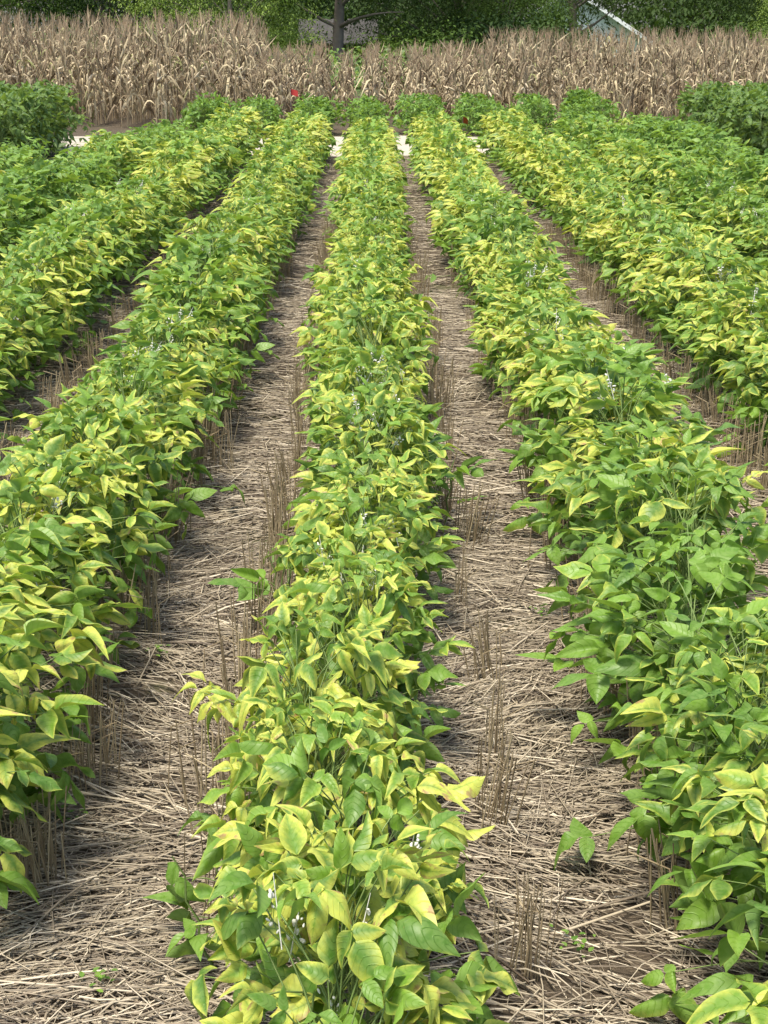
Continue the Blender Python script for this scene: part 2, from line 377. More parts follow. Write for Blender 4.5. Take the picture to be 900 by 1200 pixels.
ORD = ['first', 'second', 'third', 'fourth', 'fifth', 'sixth', 'seventh', 'eighth', 'ninth', 'tenth', 'eleventh', 'twelfth', 'thirteenth',
       'fourteenth', 'fifteenth', 'sixteenth', 'seventeenth', 'eighteenth', 'nineteenth']
TENS = {20: 'twent', 30: 'thirt', 40: 'fort', 50: 'fift', 60: 'sixt', 70: 'sevent', 80: 'eight', 90: 'ninet'}
def ordinal(n):
    if n < 20: return ORD[n - 1]
    t = n // 10 * 10
    return TENS[t] + 'ieth' if n == t else TENS[t] + 'y-' + ORD[n - t - 1]

kinds = {}
def variants(key, n, **kw):
    out = []
    for i in range(n):
        lf, pt, fl = soy_plant(1000 + hash_(key) + i * 7, flowers=(i % 3 == 0 and key in ('strong', 'medium')), **kw)
        out.append((lf.mesh('foliage', M_leaf), pt.mesh('stem', M_petiole), [f.mesh('flower_cluster', M_flower) for f in fl]))
    kinds[key] = out
def hash_(k): return sum(ord(c) * (i + 1) for i, c in enumerate(k))
variants('strong', 8, yellow=0.95, nT=68)
variants('medium', 7, yellow=0.70, nT=68)
variants('green', 6, yellow=0.34, nT=68)
variants('side', 3, yellow=0.20, Ht=0.36, wx=0.15, wy=0.14, nT=15, leafL=0.082)
far_k = {k: [soy_plant(5000 + i * 13 + j * 101, y, lod=1, nT=52, leafL=0.078) for i in range(6)] for j, (k, y) in enumerate((('strong', 1.0), ('medium', 0.66), ('green', 0.22)))}
KW = {'strong': 'yellow-leaved', 'medium': 'yellow-edged', 'green': 'mostly green', 'side': 'low sprawling green'}
ROWN = {0: 'middle row', -1: 'first row left of middle', 1: 'first row right of middle', -2: 'second row left of middle', 2: 'second row right of middle',
        -3: 'third row left of middle', 3: 'third row right of middle', -4: 'fourth row left of middle', 4: 'fourth row right of middle'}
rr_ = np.random.default_rng(77)
START = {0: 1.75, -1: 2.68, 1: 1.78, -2: 3.6, 2: 3.4, -3: 6.0, 3: 6.0, -4: 9, 4: 9}
plants = []
for k in range(-4, 5):
    y = START[k]
    while y < (21.9 if k > -4 else 17.0):
        e = np.sin(y * 0.85 + k * 2.1) + 0.6 * np.sin(y * 2.2 + k)
        lev = {0: 0.90, -1: 0.66, 1: 0.70, 2: 0.85, -2: 0.56, 3: 0.30, -3: 0.24, 4: 0.02, -4: 0.18}[k] + 0.20 * e + rr_.normal(0, 0.22)
        if k == 1 and y < 4.5: lev -= 0.12
        if k == 0 and y < 3.4: lev -= 0.10
        if k == -1 and 3.5 < y < 5: lev -= 0.10
        lev += 0.16 * (abs(k) < 3) * min(max((y - 5) / 6, 0), 1)
        if k == -1 and y < 4.2: s_shift = -0.05
        elif k == 1 and y < 4.5: s_shift = 0.0
        else: s_shift = 0.0
        kind = 'strong' if lev > 0.68 else 'medium' if lev > 0.36 else 'green'
        x = ROW0 + k * ROW + s_shift + rr_.normal(0, 0.025) - (0.055 if k == 1 else 0.035) * np.sign(k) * (abs(k) < 2) + (0.02 * np.sin(y * 1.3 + k))
        s = 1.0 + 0.07 * np.sin(y * 1.1 + k * 1.7) + rr_.normal(0, 0.05) + (0.05 if k else 0) + 0.06 * (abs(k) > 1) + 0.12 * min(max((y - 9) / 10, 0), 1)
        if k == -3 and y > 17.5: s *= 0.84
        if k == 0 and y < 4: x -= 0.045 * min(1, (4 - y) / 1.5)
        plants.append([k, x, y, kind, s, abs(x) / y])
        y += 0.215 + rr_.normal(0, 0.02)
for x, y, kd in ((-0.25, 4.22, 'side'), (-0.27, 2.66, 'side'), (-0.25, 9.9, 'side'), (0.24, 5.3, 'side')): plants.append([0, x, y, kd, 1.0, 0])
# the ones that show largest in the frame stay single plants
inview = [p for p in plants if abs(p[1]) < 0.30 * p[2] + 0.35]
inview.sort(key=lambda p: p[2]); single = inview[:296]; ids = set(id(p) for p in single)
cnt = {}
for p in single:
    k, x, y, kind, s, _ = p
    cnt[k] = cnt.get(k, 0) + 1
    v = kinds[kind][int(rr_.integers(len(kinds[kind])))]
    root = link('soybean_plant', None, None, (x, y, float(ground_z(x, y)) + 0.0), rr_.choice([0, math.pi]) + rr_.normal(0, 0.12), (s * (1.16 if k else 1.04 if y > 4 else 0.92), s, s * (1 + rr_.normal(0, 0.04)) * (0.93 if k > 0 else 0.97)))
    root.empty_display_size = 0.05
    fl = ' with white flowers' if v[2] else ''
    tag(root, f"{KW[kind]} soybean plant{fl}, {ordinal(cnt[k])} from front, {ROWN[k]}", 'soybean plant', 'soybean plants standing in rows')
    link('foliage', v[0], root); link('stem', v[1], root)
    for f in v[2]: link('flower_cluster', f, root)
fa, fp = Acc(), Acc()
for p in plants:
    if id(p) in ids: continue
    k, x, y, kind, s, _ = p
    if abs(x) > 0.30 * y + 1.2: continue
    lf, pt, _ = far_k[kind][int(rr_.integers(6))]
    a = rr_.choice([0, math.pi]) + rr_.normal(0, 0.15); ca, sa_ = math.cos(a) * s, math.sin(a) * s; M = [[ca * 1.18, -sa_ * 1.18, 0], [sa_, ca, 0], [0, 0, s * 0.95]]
    t = (x, y, float(ground_z(x, y))); fa.extend(lf, M, t); fp.extend(pt, M, t)
root = tag(link('soybean_crop', None), 'far ends of the soybean rows, small mixed green and yellow leaves before the pale dirt path', 'soybean crop', kind='stuff')
link('foliage', fa.mesh('foliage', M_leaf), root); link('stems', fp.mesh('stems', M_petiole), root)

# short dark-green plots behind the pale path, one hump per row, and two taller dense plots at the sides
dk = [soy_plant(9000 + i, 0.04, Ht=0.55, wx=0.34, wy=0.26, nT=60, leafL=0.09, lod=1) for i in range(6)]
dk2 = [soy_plant(9100 + i, 0.04, Ht=0.84, wx=0.34, wy=0.30, nT=56, leafL=0.105, lod=1) for i in range(6)]
def plot(name, spots, label, src, mat, sc=1.0):
    A, B = Acc(), Acc()
    for x, y, s in spots:
        lf, pt, _ = src[int(rr_.integers(6))]; a = rr_.uniform(0, 6.28); s *= sc
        ca, sa_ = math.cos(a) * s, math.sin(a) * s; M = [[ca, -sa_, 0], [sa_, ca, 0], [0, 0, s]]
        A.extend(lf, M, (x, y, -0.02)); B.extend(pt, M, (x, y, -0.02))
    root = tag(link(name, None), label, 'soybean plot', 'dark green soybean plots', kind='stuff')
    link('foliage', A.mesh('foliage', mat), root); link('stems', B.mesh('stems', M_petiole), root)
sp = []
for k in range(-3, 5):
    for y in np.arange(25.75, 27.6, 0.22): sp.append((ROW0 + k * ROW + rr_.normal(0, 0.11), y + rr_.normal(0, 0.1), rr_.uniform(0.80, 1.14) * (1.12 if abs(k) > 3 else 1.0)))
plot('soybean_hummocks', sp, 'short dark-green soybean humps in line behind the pale dirt path, before the dead corn', dk, M_leaf)
for sgn, lb in ((-1, 'tall dense dark-green soybean block at the left edge beside the corn'), (1, 'tall dense dark-green soybean block at the right edge beside the corn')):
    sp = []
    for xx in np.arange(4.68 if sgn > 0 else 4.50, 9.5, 0.36):
        for y in np.arange(18.9, 23.1, 0.27): sp.append((sgn * xx + rr_.normal(0, 0.05), y + rr_.normal(0, 0.05), rr_.uniform(1.02, 1.18)))
    plot('soybean_block', sp, lb, dk2, M_leaf_dark)

# ------------------------------------------------------------------ stubble tufts left standing beside the rows
def tuft(seed, n, hmin, hmax, spread, lean):
    r = np.random.default_rng(seed); a = Acc(); bx = r.normal(0, spread * 0.6, n); by = r.normal(0, spread, n)
    h = r.uniform(0.72, 1.0, n) * hmax; l = r.normal(0, 0.07, (n, 2)) + np.array([lean, 0.0]); K = 4; t = np.linspace(0, 1, K)[None]
    P = np.stack([bx[:, None] + l[:, :1] * h[:, None] * t ** 1.2, by[:, None] + l[:, 1:] * h[:, None] * t ** 1.2, h[:, None] * t - 0.025], -1)
    kink = r.random(n) < 0.22; P[kink, -1, 2] -= h[kink] * 0.22; P[kink, -1, 0] += h[kink] * r.choice([-1, 1], kink.sum()) * 0.22
    at = np.zeros((n, 4)); at[:, 1] = r.beta(1.5, 1.8, n)
    a.add(*tubes(P, np.full((n, K), 0.0018) * r.uniform(0.7, 1.3, n)[:, None] * np.linspace(1.15, 0.8, K)[None], 4, at))
    return a.mesh('stubble_tuft', M_stub)
tufts = [tuft(300 + i, int(n), 0.10, hm, sp_, ln) for i, (n, hm, sp_, ln) in enumerate(((22, 0.30, 0.03, 0.03), (26, 0.28, 0.05, 0.12), (16, 0.27, 0.03, -0.04), (34, 0.30, 0.06, 0.0), (12, 0.33, 0.02, 0.05), (20, 0.26, 0.045, -0.14)))]
LINES = [(-0.66, 'middle of the left straw path', 0.55), (-0.31, 'left foot of the middle row', 0.22),
         (0.66, 'right side of the right straw path', 0.16), (0.30, 'right foot of the middle row', 0.5),
         (-0.72, 'left side of the left straw path', 0.26), (1.53, 'path beyond the right-hand row', 0.26), (-1.48, 'path beyond the left-hand row', 0.5)]
rt = np.random.default_rng(5)
for x0, where, step in LINES:
    y = 2.45 + rt.uniform(0, 0.5); c = 0
    while y < 13:
        x = x0 + rt.normal(0, 0.022)
        if abs(x) < 0.30 * y + 0.1:
            c += 1; me = tufts[int(rt.integers(6))]; s = rt.uniform(0.8, 1.15)
            tag(link('stubble_tuft', me, None, (x, y, float(ground_z(x, y))), rt.normal(0, 0.4), (s, s, s)), f'brown stubble tuft, {ordinal(c)} from front, {where}', 'stubble', 'tufts of standing wheat stubble')
        y += step * rt.uniform(0.5, 1.6)

# small green weeds sprouting through the straw
def weed(seed):
    r = np.random.default_rng(seed); n = 16; a = Acc(); ph = r.uniform(0, 6.28, n); d = np.stack([np.cos(ph), np.sin(ph), 0.35 + 0 * ph], -1)
    P = np.stack([r.normal(0, 0.02, n), r.normal(0, 0.02, n), r.uniform(0.02, 0.05, n)], -1)
    z = np.zeros(n); a.add(*leaflets(P, d, np.tile([0, 0, 1.0], (n, 1)), r.uniform(0.010, 0.019, n), z + 0.6, z + 0.3, z + 0.2, z, z, z, r.random(n), 5, 3, r))
    return a.mesh('weed_seedling', M_leaf)
weeds = [weed(i) for i in range(3)]
for x, y, wh in ((0.40, 2.62, 'on bare soil in the path right of the middle row'), (-0.70, 3.15, 'beside stubble in the path left of the middle row'), (-0.52, 2.50, 'in the straw at the front of the left path'),
                 (-0.62, 4.1, 'halfway up the path left of the middle row'), (0.52, 4.4, 'farther up the path right of the middle row')):
    tag(link('weed_seedling', weeds[int(rt.integers(3))], None, (x, y, float(ground_z(x, y)) + 0.01), rt.uniform(0, 6)), 'small green weed seedling ' + wh, 'weed', 'weed seedlings in the straw')

# ------------------------------------------------------------------ dead corn
def corn(seed, Ht, lean=0.05, lod=0):
    r = np.random.default_rng(seed); lf, st, ts, ea = Acc(), Acc(), Acc(), Acc()
    K = 7; t = np.linspace(0, 1, K); l = r.normal(0, lean, 2)
    cen = np.stack([l[0] * Ht * t ** 1.5, l[1] * Ht * t ** 1.5, Ht * 0.86 * t - 0.03], -1)
    at = np.zeros((1, 4)); at[0, 1] = r.random(); st.add(*tubes(cen[None], np.linspace(0.011, 0.005, K)[None], 5, at))
    n = int(r.integers(12, 16)); hs = np.linspace(0.10, 0.84, n) * Ht * 0.9; ph0 = r.uniform(0, 3.14); ph = ph0 + np.arange(n) % 2 * np.pi + r.normal(0, 0.55, n)
    base = np.stack([np.interp(hs, cen[:, 2], cen[:, 0]), np.interp(hs, cen[:, 2], cen[:, 1]), hs], -1)
    K = 8; L = r.uniform(0.30, 0.62, n) * Ht / 1.75
    e0 = r.uniform(0.75, 1.45, n); fin = r.uniform(-1.56, -1.0, n); sharp = r.uniform(2.0, 6.0, n); br = r.uniform(0.15, 0.6, n)
    up = r.random(n) < np.interp(hs / Ht, [0.3, 0.9], [0.06, 0.40]); fin = np.where(up, r.uniform(0.5, 1.4, n), fin)
    s = np.linspace(0, 1, K)[None]; sg = 1 / (1 + np.exp(-sharp[:, None] * 4 * (s - br[:, None])))
    e = e0[:, None] * (1 - sg) + fin[:, None] * sg; az = ph[:, None] + r.normal(0, 0.5, (n, 1)) * s
    D = np.stack([np.cos(az) * np.cos(e), np.sin(az) * np.cos(e), np.sin(e)], -1)
    P = base[:, None] + np.cumsum(D * (L / (K - 1))[:, None, None], axis=1) - D[:, :1] * (L / (K - 1))[:, None, None]
    tw = r.normal(0, 0.5, (n, 1)) + r.normal(0, 1.1, (n, 1)) * s
    T = nrm(np.gradient(P, axis=1)); sd = nrm(np.stack([-np.sin(az), np.cos(az), 0 * az], -1)); nn = np.cross(sd, T)
    side = nrm(sd * np.cos(tw)[..., None] + nn * np.sin(tw)[..., None])
    wd = (r.uniform(0.013, 0.027, n) * np.interp(hs / Ht, [0.45, 0.85], [1, 0.55]))[:, None] * np.clip(np.sin(np.pi * (0.10 + 0.90 * s) ** 0.8), 0.04, 1)
    A = np.zeros((n, 4)); A[:, 1] = np.clip(r.beta(0.65, 0.95, n), 0, 1); A[:, 0] = (r.random(n) < 0.035) * r.uniform(0.3, 0.9, n)
    lf.add(*ribbons(P, side, wd, 0.45 * np.ones((n, K)), A))
    m = int(r.integers(4, 8)); tp = cen[-1]; d = nrm(np.stack([r.normal(0, 0.20, m), r.normal(0, 0.20, m), np.ones(m)], -1)); Lt = r.uniform(0.12, 0.26, m) * Ht / 1.7
    tt = np.linspace(0, 1, 4)[None, :, None]; Pt = tp + d[:, None] * Lt[:, None, None] * tt + np.array([0, 0, -0.05]) * tt ** 2 * np.linalg.norm(d[:, None, :2], axis=-1, keepdims=True)
    A = np.zeros((m, 4)); A[:, 1] = r.random(m); ts.add(*tubes(Pt, np.full((m, 4), 0.004) * np.linspace(1.2, 0.5, 4)[None], 3, A))
    hz = Ht * r.uniform(0.40, 0.52); a = r.uniform(0, 6.28); b = np.array([np.interp(hz, cen[:, 2], cen[:, 0]), np.interp(hz, cen[:, 2], cen[:, 1]), hz]); dd = nrm(np.array([np.cos(a), np.sin(a), r.uniform(-1.0, 1.6)]))
    q = np.linspace(0, 1, 6)[:, None]; ea.add(*tubes((b + dd * q * 0.17)[None], (0.022 * np.array([0.35, 0.9, 1, 0.9, 0.6, 0.12]))[None], 6))
    return lf, st, ts, ea
tall = [corn(700 + i, 1.86) for i in range(14)]; short = [corn(800 + i, 1.52, 0.07) for i in range(10)]
def corn_meshes(c): return (c[0].mesh('leaves', M_corn), c[1].mesh('stalk', M_corn_stem), c[2].mesh('tassel', M_tassel), c[3].mesh('ear', M_husk))
CM = {'tall': [corn_meshes(c) for c in tall], 'short': [corn_meshes(c) for c in short]}
rc = np.random.default_rng(21); stalks = []
def corn_rows(xs, y0, y1, kind, step, scl, part):
    for i, x0 in enumerate(xs):
        y = (y0(x0) if callable(y0) else y0) + rc.uniform(0, 0.2); j = 0
        while y < y1:
            j += 1; stalks.append([x0 + rc.normal(0, 0.05), y, kind, scl * rc.choice([rc.uniform(0.88, 1.08), rc.uniform(0.66, 0.95)], p=[0.8, 0.2]), part, i, j, float(x0)]); y += step * rc.uniform(0.7, 1.35)
corn_rows(-2.52 - 0.62 * np.arange(13), lambda x: 28.3 + 0.25 * np.sin(x * 2), 38.5, 'tall', 0.19, 1.06, 'L')
corn_rows(2.75 + 0.62 * np.arange(13), lambda x: 28.3 + 0.25 * np.sin(x * 2), 38.5, 'tall', 0.19, 0.90, 'R')
corn_rows(np.array([-2.15]), 28.6, 38, 'tall', 0.5, 0.72, 'C')
corn_rows(np.array([-1.62, -1.02, 0.02, 0.92, 1.52, 2.12]), 28.3, 37, 'short', 0.18, 0.93, 'C')
corn_rows(np.array([-2.05, -0.55, 0.46, 1.25, 1.83]), 30.5, 38, 'short', 0.24, 0.85, 'D')
stalks.sort(key=lambda s: s[1]); vis = [s for s in stalks if abs(s[0]) < 0.262 * s[1] + 0.3]
# singles: the front of every corn row
single = [s for s in vis if s[6] <= (14 if s[4] in 'CD' else 13)][:298]; sid = set(id(s) for s in single)
WH = {'L': '{} row out in the tall left stand', 'R': '{} row out in the tall right stand', 'C': '{} row from left in the low middle stand', 'D': '{} row of the sparse middle stand'}
SIDE = {'L': 'of the tall left stand', 'R': 'of the tall right stand', 'C': 'of the low thin stand in the middle'}
ccnt = {}
single.sort(key=lambda s: (s[4], s[1]))
for s in single:
    x, y, kind, sc, part, i, j, _ = s
    o = link('corn_plant', None, None, (x, y, float(ground_z(x, y))), rc.uniform(0, 6.28), (sc, sc, sc)); o.empty_display_size = 0.05
    rowi = i + 1
    rk = sorted({round(q[7], 2) for q in stalks if q[4] == part}); rowi = rk.index(round(s[7], 2)) + 1 if part in 'CD' else i + 1
    ccnt[(part, rowi)] = ccnt.get((part, rowi), 0) + 1
    tag(o, f"dry corn plant, {ordinal(ccnt[(part, rowi)])} from the front, {WH[part].format(ordinal(rowi))}", 'corn plant', 'dead corn plants at the field end')
    m = CM[kind][int(rc.integers(len(CM[kind])))]
    for nme, me in zip(('leaves', 'stalk', 'tassel', 'ear'), m): link(nme, me, o)
accs = [Acc(), Acc(), Acc(), Acc()]
for s in stalks:
    if id(s) in sid or abs(s[0]) > 0.262 * s[1] + 2.2: continue
    x, y, kind, sc, *_ = s; src = (tall if kind == 'tall' else short); c = src[int(rc.integers(len(src)))]; a = rc.uniform(0, 6.28)
    ca, sa_ = math.cos(a) * sc, math.sin(a) * sc; M = [[ca, -sa_, 0], [sa_, ca, 0], [0, 0, sc]]
    for A, B in zip(accs, c): A.extend(B, M, (x, y, float(ground_z(x, y))))
root = tag(link('corn_crop', None), 'dense dead corn filling the field behind its front stalks', 'corn crop', kind='stuff')
for nme, A, m in zip(('leaves', 'stalks', 'tassels', 'ears'), accs, (M_corn, M_corn_stem, M_tassel, M_husk)): link(nme, A.mesh(nme, m), root)

# ------------------------------------------------------------------ marker flags
def flag(loc, col, label, ht=0.62, ang=0.4):
    m = simple('flag_plastic', col, tuple(c * 0.85 for c in col), 10, 0.45, 0.4, trans=0.3)
    mw = simple('flag_wire', (0.25, 0.25, 0.25), (0.35, 0.33, 0.3), 10, 0.5)
    root = tag(link('marker_flag', None, None, loc, ang), label, 'marker flag', 'plot marker flags')
    a = Acc(); P = np.array([[[0, 0, -0.05], [0.003, 0, ht * .5], [0, 0, ht]]]); a.add(*tubes(P, np.full((1, 3), 0.0022), 6)); link('wire', a.mesh('wire', mw), root)
    nx, nz = 9, 5; X, Z = np.meshgrid(np.linspace(0, 0.13, nx), np.linspace(-0.10, 0, nz)); Yv = 0.02 * np.sin(X * 38) + 0.01 * Z * 8 * X * 10
    f = Acc(); q = grid_faces(1, nz, nx); f.add(np.stack([X, Yv, Z + ht - 0.35 * X * 0.9], -1), q); f.add(np.stack([X, Yv + 0.0015, Z + ht - 0.35 * X * 0.9], -1), q[:, ::-1])
    link('cloth', f.mesh('cloth', m), root)
flag((-1.42, 27.95, 0), (0.60, 0.06, 0.05), 'bright red plot flag before the corn, left of the middle row', 0.66)
flag((1.50, 26.0, 0), (0.70, 0.14, 0.03), 'small orange plot flag behind the pale dirt right of the middle row', 0.30, 1.0)

# ------------------------------------------------------------------ green weeds beyond the corn
def far_weeds():
    r = np.random.default_rng(31); n = 26000; a = Acc(); x = r.uniform(-16, 18, n); y = 41 + 24 * r.random(n) ** 1.3
    hm = 0.75 + 0.22 * np.sin(x * 1.1 + y) + 0.2 * np.sin(x * 0.37 + 2); z = ground_z(x, y) + hm * r.random(n) ** 0.6 + 0.012 * (y - 41)
    ph = r.uniform(0, 6.28, n); F = np.stack([np.cos(ph), np.sin(ph), r.normal(0.2, 0.4, n)], -1)
    U = nrm(np.stack([r.normal(0, .4, n), r.normal(0, .4, n) - 0.3, np.ones(n)], -1)); zz = np.zeros(n)
    a.add(*leaflets(np.stack([x, y, z], -1), F, U, r.uniform(0.10, 0.24, n), zz + 0.5, zz + 0.4, zz + 0.2, zz, zz, np.clip(r.normal(0.05, 0.2, n), 0, 0.6), r.random(n), 4, 3, r))
    return a.mesh('weedy_undergrowth', M_leaf_dark)
tag(link('weedy_undergrowth', far_weeds()), 'pale green weedy undergrowth between the dead corn and the tree line', 'undergrowth', kind='stuff')

# ------------------------------------------------------------------ trees beyond the field
def tree_leaf_mat(name, c1, c2):
    b = NB(name); c, r, u, v = b.fx(); oi = b.n('ShaderNodeObjectInfo').outputs['Random']
    col = b.mix(r, c1, c2); col = b.mix(b.math('MULTIPLY', oi, 0.35), col, tuple(0.6 * a + 0.4 * d for a, d in zip(c2, (0.16, 0.20, 0.04))))
    return b.principled(col, 0.6, 0.12, None, trans=0.28, tcol=b.mix(1.0, col, (1.3, 1.25, 0.6), 'MULTIPLY'))
TM = {'dark': tree_leaf_mat('dark_tree_leaf', (0.014, 0.032, 0.009), (0.048, 0.088, 0.020)),  # dark to light leaf colours also paint in background shade and brighter limbs
      'mid': tree_leaf_mat('mid_tree_leaf', (0.030, 0.062, 0.012), (0.10, 0.165, 0.03)),
      'light': tree_leaf_mat('light_tree_leaf', (0.10, 0.16, 0.03), (0.23, 0.31, 0.07))}
M_bark = simple('bark', (0.10, 0.08, 0.065), (0.26, 0.22, 0.18), 6, 0.9, 0.1, bump=0.8)
def tree_crown(seed, Ht, Rd, low, n_cl, leaf=0.20, per=26):
    r = np.random.default_rng(seed); a = Acc(); ph = r.uniform(0, 6.28, n_cl); zc = (low + Ht) / 2; rz = (Ht - low) / 2
    v = nrm(r.normal(0, 1, (n_cl, 3))); rad = r.uniform(0.45, 1.0, n_cl) ** 0.5 * (1 + 0.16 * np.sin(ph * 2))
    lob = 1 + 0.18 * np.sin(3 * np.arctan2(v[:, 1], v[:, 0]) + seed) + 0.12 * np.sin(5 * v[:, 2] + seed)
    c = np.stack([v[:, 0] * Rd * rad * lob, v[:, 1] * Rd * rad * lob, zc + v[:, 2] * rz * rad * lob], -1)
    sz = r.uniform(0.45, 1.15, n_cl)
    cc = np.repeat(c, per, 0); ss = np.repeat(sz, per); N = len(cc)
    off = r.normal(0, 1, (N, 3)) * np.array([0.5, 0.5, 0.28]) * ss[:, None]; off[:, 2] -= 0.25 * (off[:, 0] ** 2 + off[:, 1] ** 2)
    out = nrm(off * [1, 1, .3] + r.normal(0, 0.12, (N, 3))); out[:, 2] -= 0.35
    U = nrm(np.array([0, 0, 1.0]) + r.normal(0, 0.4, (N, 3)) + out * 0.3)
    cr = np.repeat(np.clip(r.normal(0.5, 0.22, n_cl), 0, 1), per); z = np.zeros(N)
    a.add(*leaflets(cc + off, out, U, leaf * r.uniform(0.6, 1.4, N), z + 0.42, z + 0.5, z + 0.3, z, z, z, np.clip(cr + r.normal(0, 0.18, N), 0, 1), 3, 3, r))
    return a, c
def tree_wood(seed, Ht, low, Rd, cl, tr):
    r = np.random.default_rng(seed); a = Acc(); K = 9; t = np.linspace(0, 1, K)
    cen = np.stack([0.35 * np.sin(t * 2.2 + seed), 0.3 * np.sin(t * 1.7 + seed * 2), Ht * 0.8 * t - 0.2], -1); cen[:, :2] -= cen[0, :2]
    flare = 1 + 0.7 * np.exp(-t * 16); a.add(*tubes(cen[None], (tr * flare * (1 - 0.8 * t))[None], 10))
    pick = cl[r.choice(len(cl), 26, replace=False)]; s0 = np.clip((0.34 if low > 3.5 else 0.12) + 0.6 * (pick[:, 2] - low) / max(Ht - low, 1) + r.normal(0, .05, 26), 0.32 if low > 3.5 else 0.1, 0.85)
    b = np.stack([np.interp(s0, t, cen[:, i]) for i in range(3)], -1); T = np.linspace(0, 1, 6)[None, :, None]
    mid = (b + pick) / 2 + np.array([0, 0, 0.5]) + r.normal(0, 0.25, (26, 3)); P = (1 - T) ** 2 * b[:, None] + 2 * T * (1 - T) * mid[:, None] + T ** 2 * pick[:, None]
    a.add(*tubes(P, (tr * 0.36 * (1 - 0.6 * s0))[:, None] * np.linspace(1, 0.15, 6)[None], 6)); return a
TV = []
for i in range(4):
    low = (1.5, 2.3, 1.2, 3.95)[i]; a, c = tree_crown(40 + i, 12.5, 5.0, low, 950, 0.15, 46); TV.append((a, tree_wood(40 + i, 12.5, low, 5, c, 0.26)))
wood_me = [t[1].mesh('trunk', M_bark) for t in TV]
crown_me = {(i, k): TV[i][0].mesh('crown', TM[k]) for i in range(4) for k in TM}
tree_no = {}
def tree(x, y, v, kind, s, rz, label, sz=1.0):
    root = tag(link('broadleaf_tree', None, None, (x, y, -1.65), rz, (s, s, s * sz)), label, 'tree', 'trees beyond the field'); root.empty_display_size = 1
    link('trunk', wood_me[v], root); link('crown', crown_me[(v, kind)], root)
tree(-16.5, 62, 0, 'mid', 0.95, 0.3, 'olive green broadleaf tree at the far left of the tree line')
tree(-10.8, 66, 1, 'dark', 1.0, 1.3, 'dark tree second from the left in the tree line')
tree(-5.2, 58, 2, 'light', 0.66, 2.1, 'bright yellow-green tree left of the grey trunk')
tree(-1.43, 61, 3, 'dark', 1.1, 0.6, 'shading tree with a thick grey trunk before the low shed')
tree(3.4, 66, 1, 'dark', 0.72, 4.2, 'dark green tree just right of the grey trunk')
tree(5.2, 64, 0, 'mid', 0.52, 5.0, 'small mid green tree left of the white house')
tree(9.0, 70, 3, 'dark', 0.98, 2.9, 'dark low-hanging tree partly covering the white house')
tree(19.0, 72, 1, 'dark', 1.0, 1.9, 'dark tree right of the white house')
tree(16.2, 58, 2, 'light', 0.45, 3.7, 'small yellowish tree at the right end of the tree line')
for i, x in enumerate(np.arange(-27, 31, 6.4)):
    tree(x * 1.2 + rc.normal(0, 1), 106 + rc.normal(0, 3), i % 3, 'dark', 1.4, rc.uniform(0, 6), f'dark background tree, {ordinal(i + 1)} from the left in the rear row')
sh = []
for i in range(3):
    a, c = tree_crown(90 + i, 2.6, 1.7, 0.15, 150, 0.16, 34); sh.append((a, tree_wood(90 + i, 2.2, 0.2, 1.5, c, 0.06)))
shw = [s[1].mesh('trunk', M_bark) for s in sh]; shm = {(i, k): sh[i][0].mesh('foliage', TM[k]) for i in range(3) for k in TM}
SW = (', far left', ', left of the corn stand middle', ', above the left corn stand', ', left of the bright low tree', ' below the bright low tree', ' right of the grey trunk', ' in the centre gap', ' right of the centre gap', ' left of the white house', ' before the white house', ' right of the white house', ', above the right corn stand', ' beyond the left frame edge', ' beyond the right frame edge', ' behind the shed at its left end', ' behind the shed at its right end', ' between the shed and the house', ' close to the left wall of the house', ' tall, right of the house', ' tall, farthest right', ' tall, far behind the shed', ' tall, far left behind the shed', ' directly left of the grey trunk', ' close on the right of the grey trunk', ' before the left half of the house')
for i, (x, y, k, s) in enumerate(((-19, 57, 'light', 1.0), (-15.6, 58, 'light', 1.0), (-12.0, 60, 'mid', 1.0), (-8.6, 60, 'mid', 1.05), (-4.1, 59, 'light', 0.85), (1.3, 57, 'mid', 0.8), (2.6, 58, 'mid', 1.0), (4.8, 60, 'dark', 1.2),
                                  (6.6, 58, 'dark', 1.05), (8.2, 62, 'dark', 0.8), (15.2, 64, 'dark', 1.2), (18.5, 62, 'mid', 1.3), (-24, 70, 'dark', 1.6), (22, 70, 'dark', 1.5), (-4.6, 76, 'dark', 1.7), (0.9, 75, 'dark', 1.75), (4.6, 76, 'dark', 1.7), (7.4, 77, 'dark', 1.5), (18.2, 92, 'dark', 2.6), (23.5, 93, 'dark', 2.6), (0.6, 92, 'dark', 2.7), (-6.0, 92, 'dark', 2.7), (-3.4, 66, 'mid', 1.0), (0.4, 66, 'mid', 1.05), (8.4, 74, 'dark', 1.4))):
    root = tag(link('shrub', None, None, (x, y, float(ground_z(x, y))), i * 1.3, (s * 1.15, s * 1.15, s)), f"{ {'light': 'yellow-green', 'mid': 'mid green', 'dark': 'dark green'}[k]} shrub under the tree line{SW[i]}", 'shrub', 'shrubs under the tree line')
    link('trunk', shw[i % 3], root); link('foliage', shm[(i % 3, k)], root)

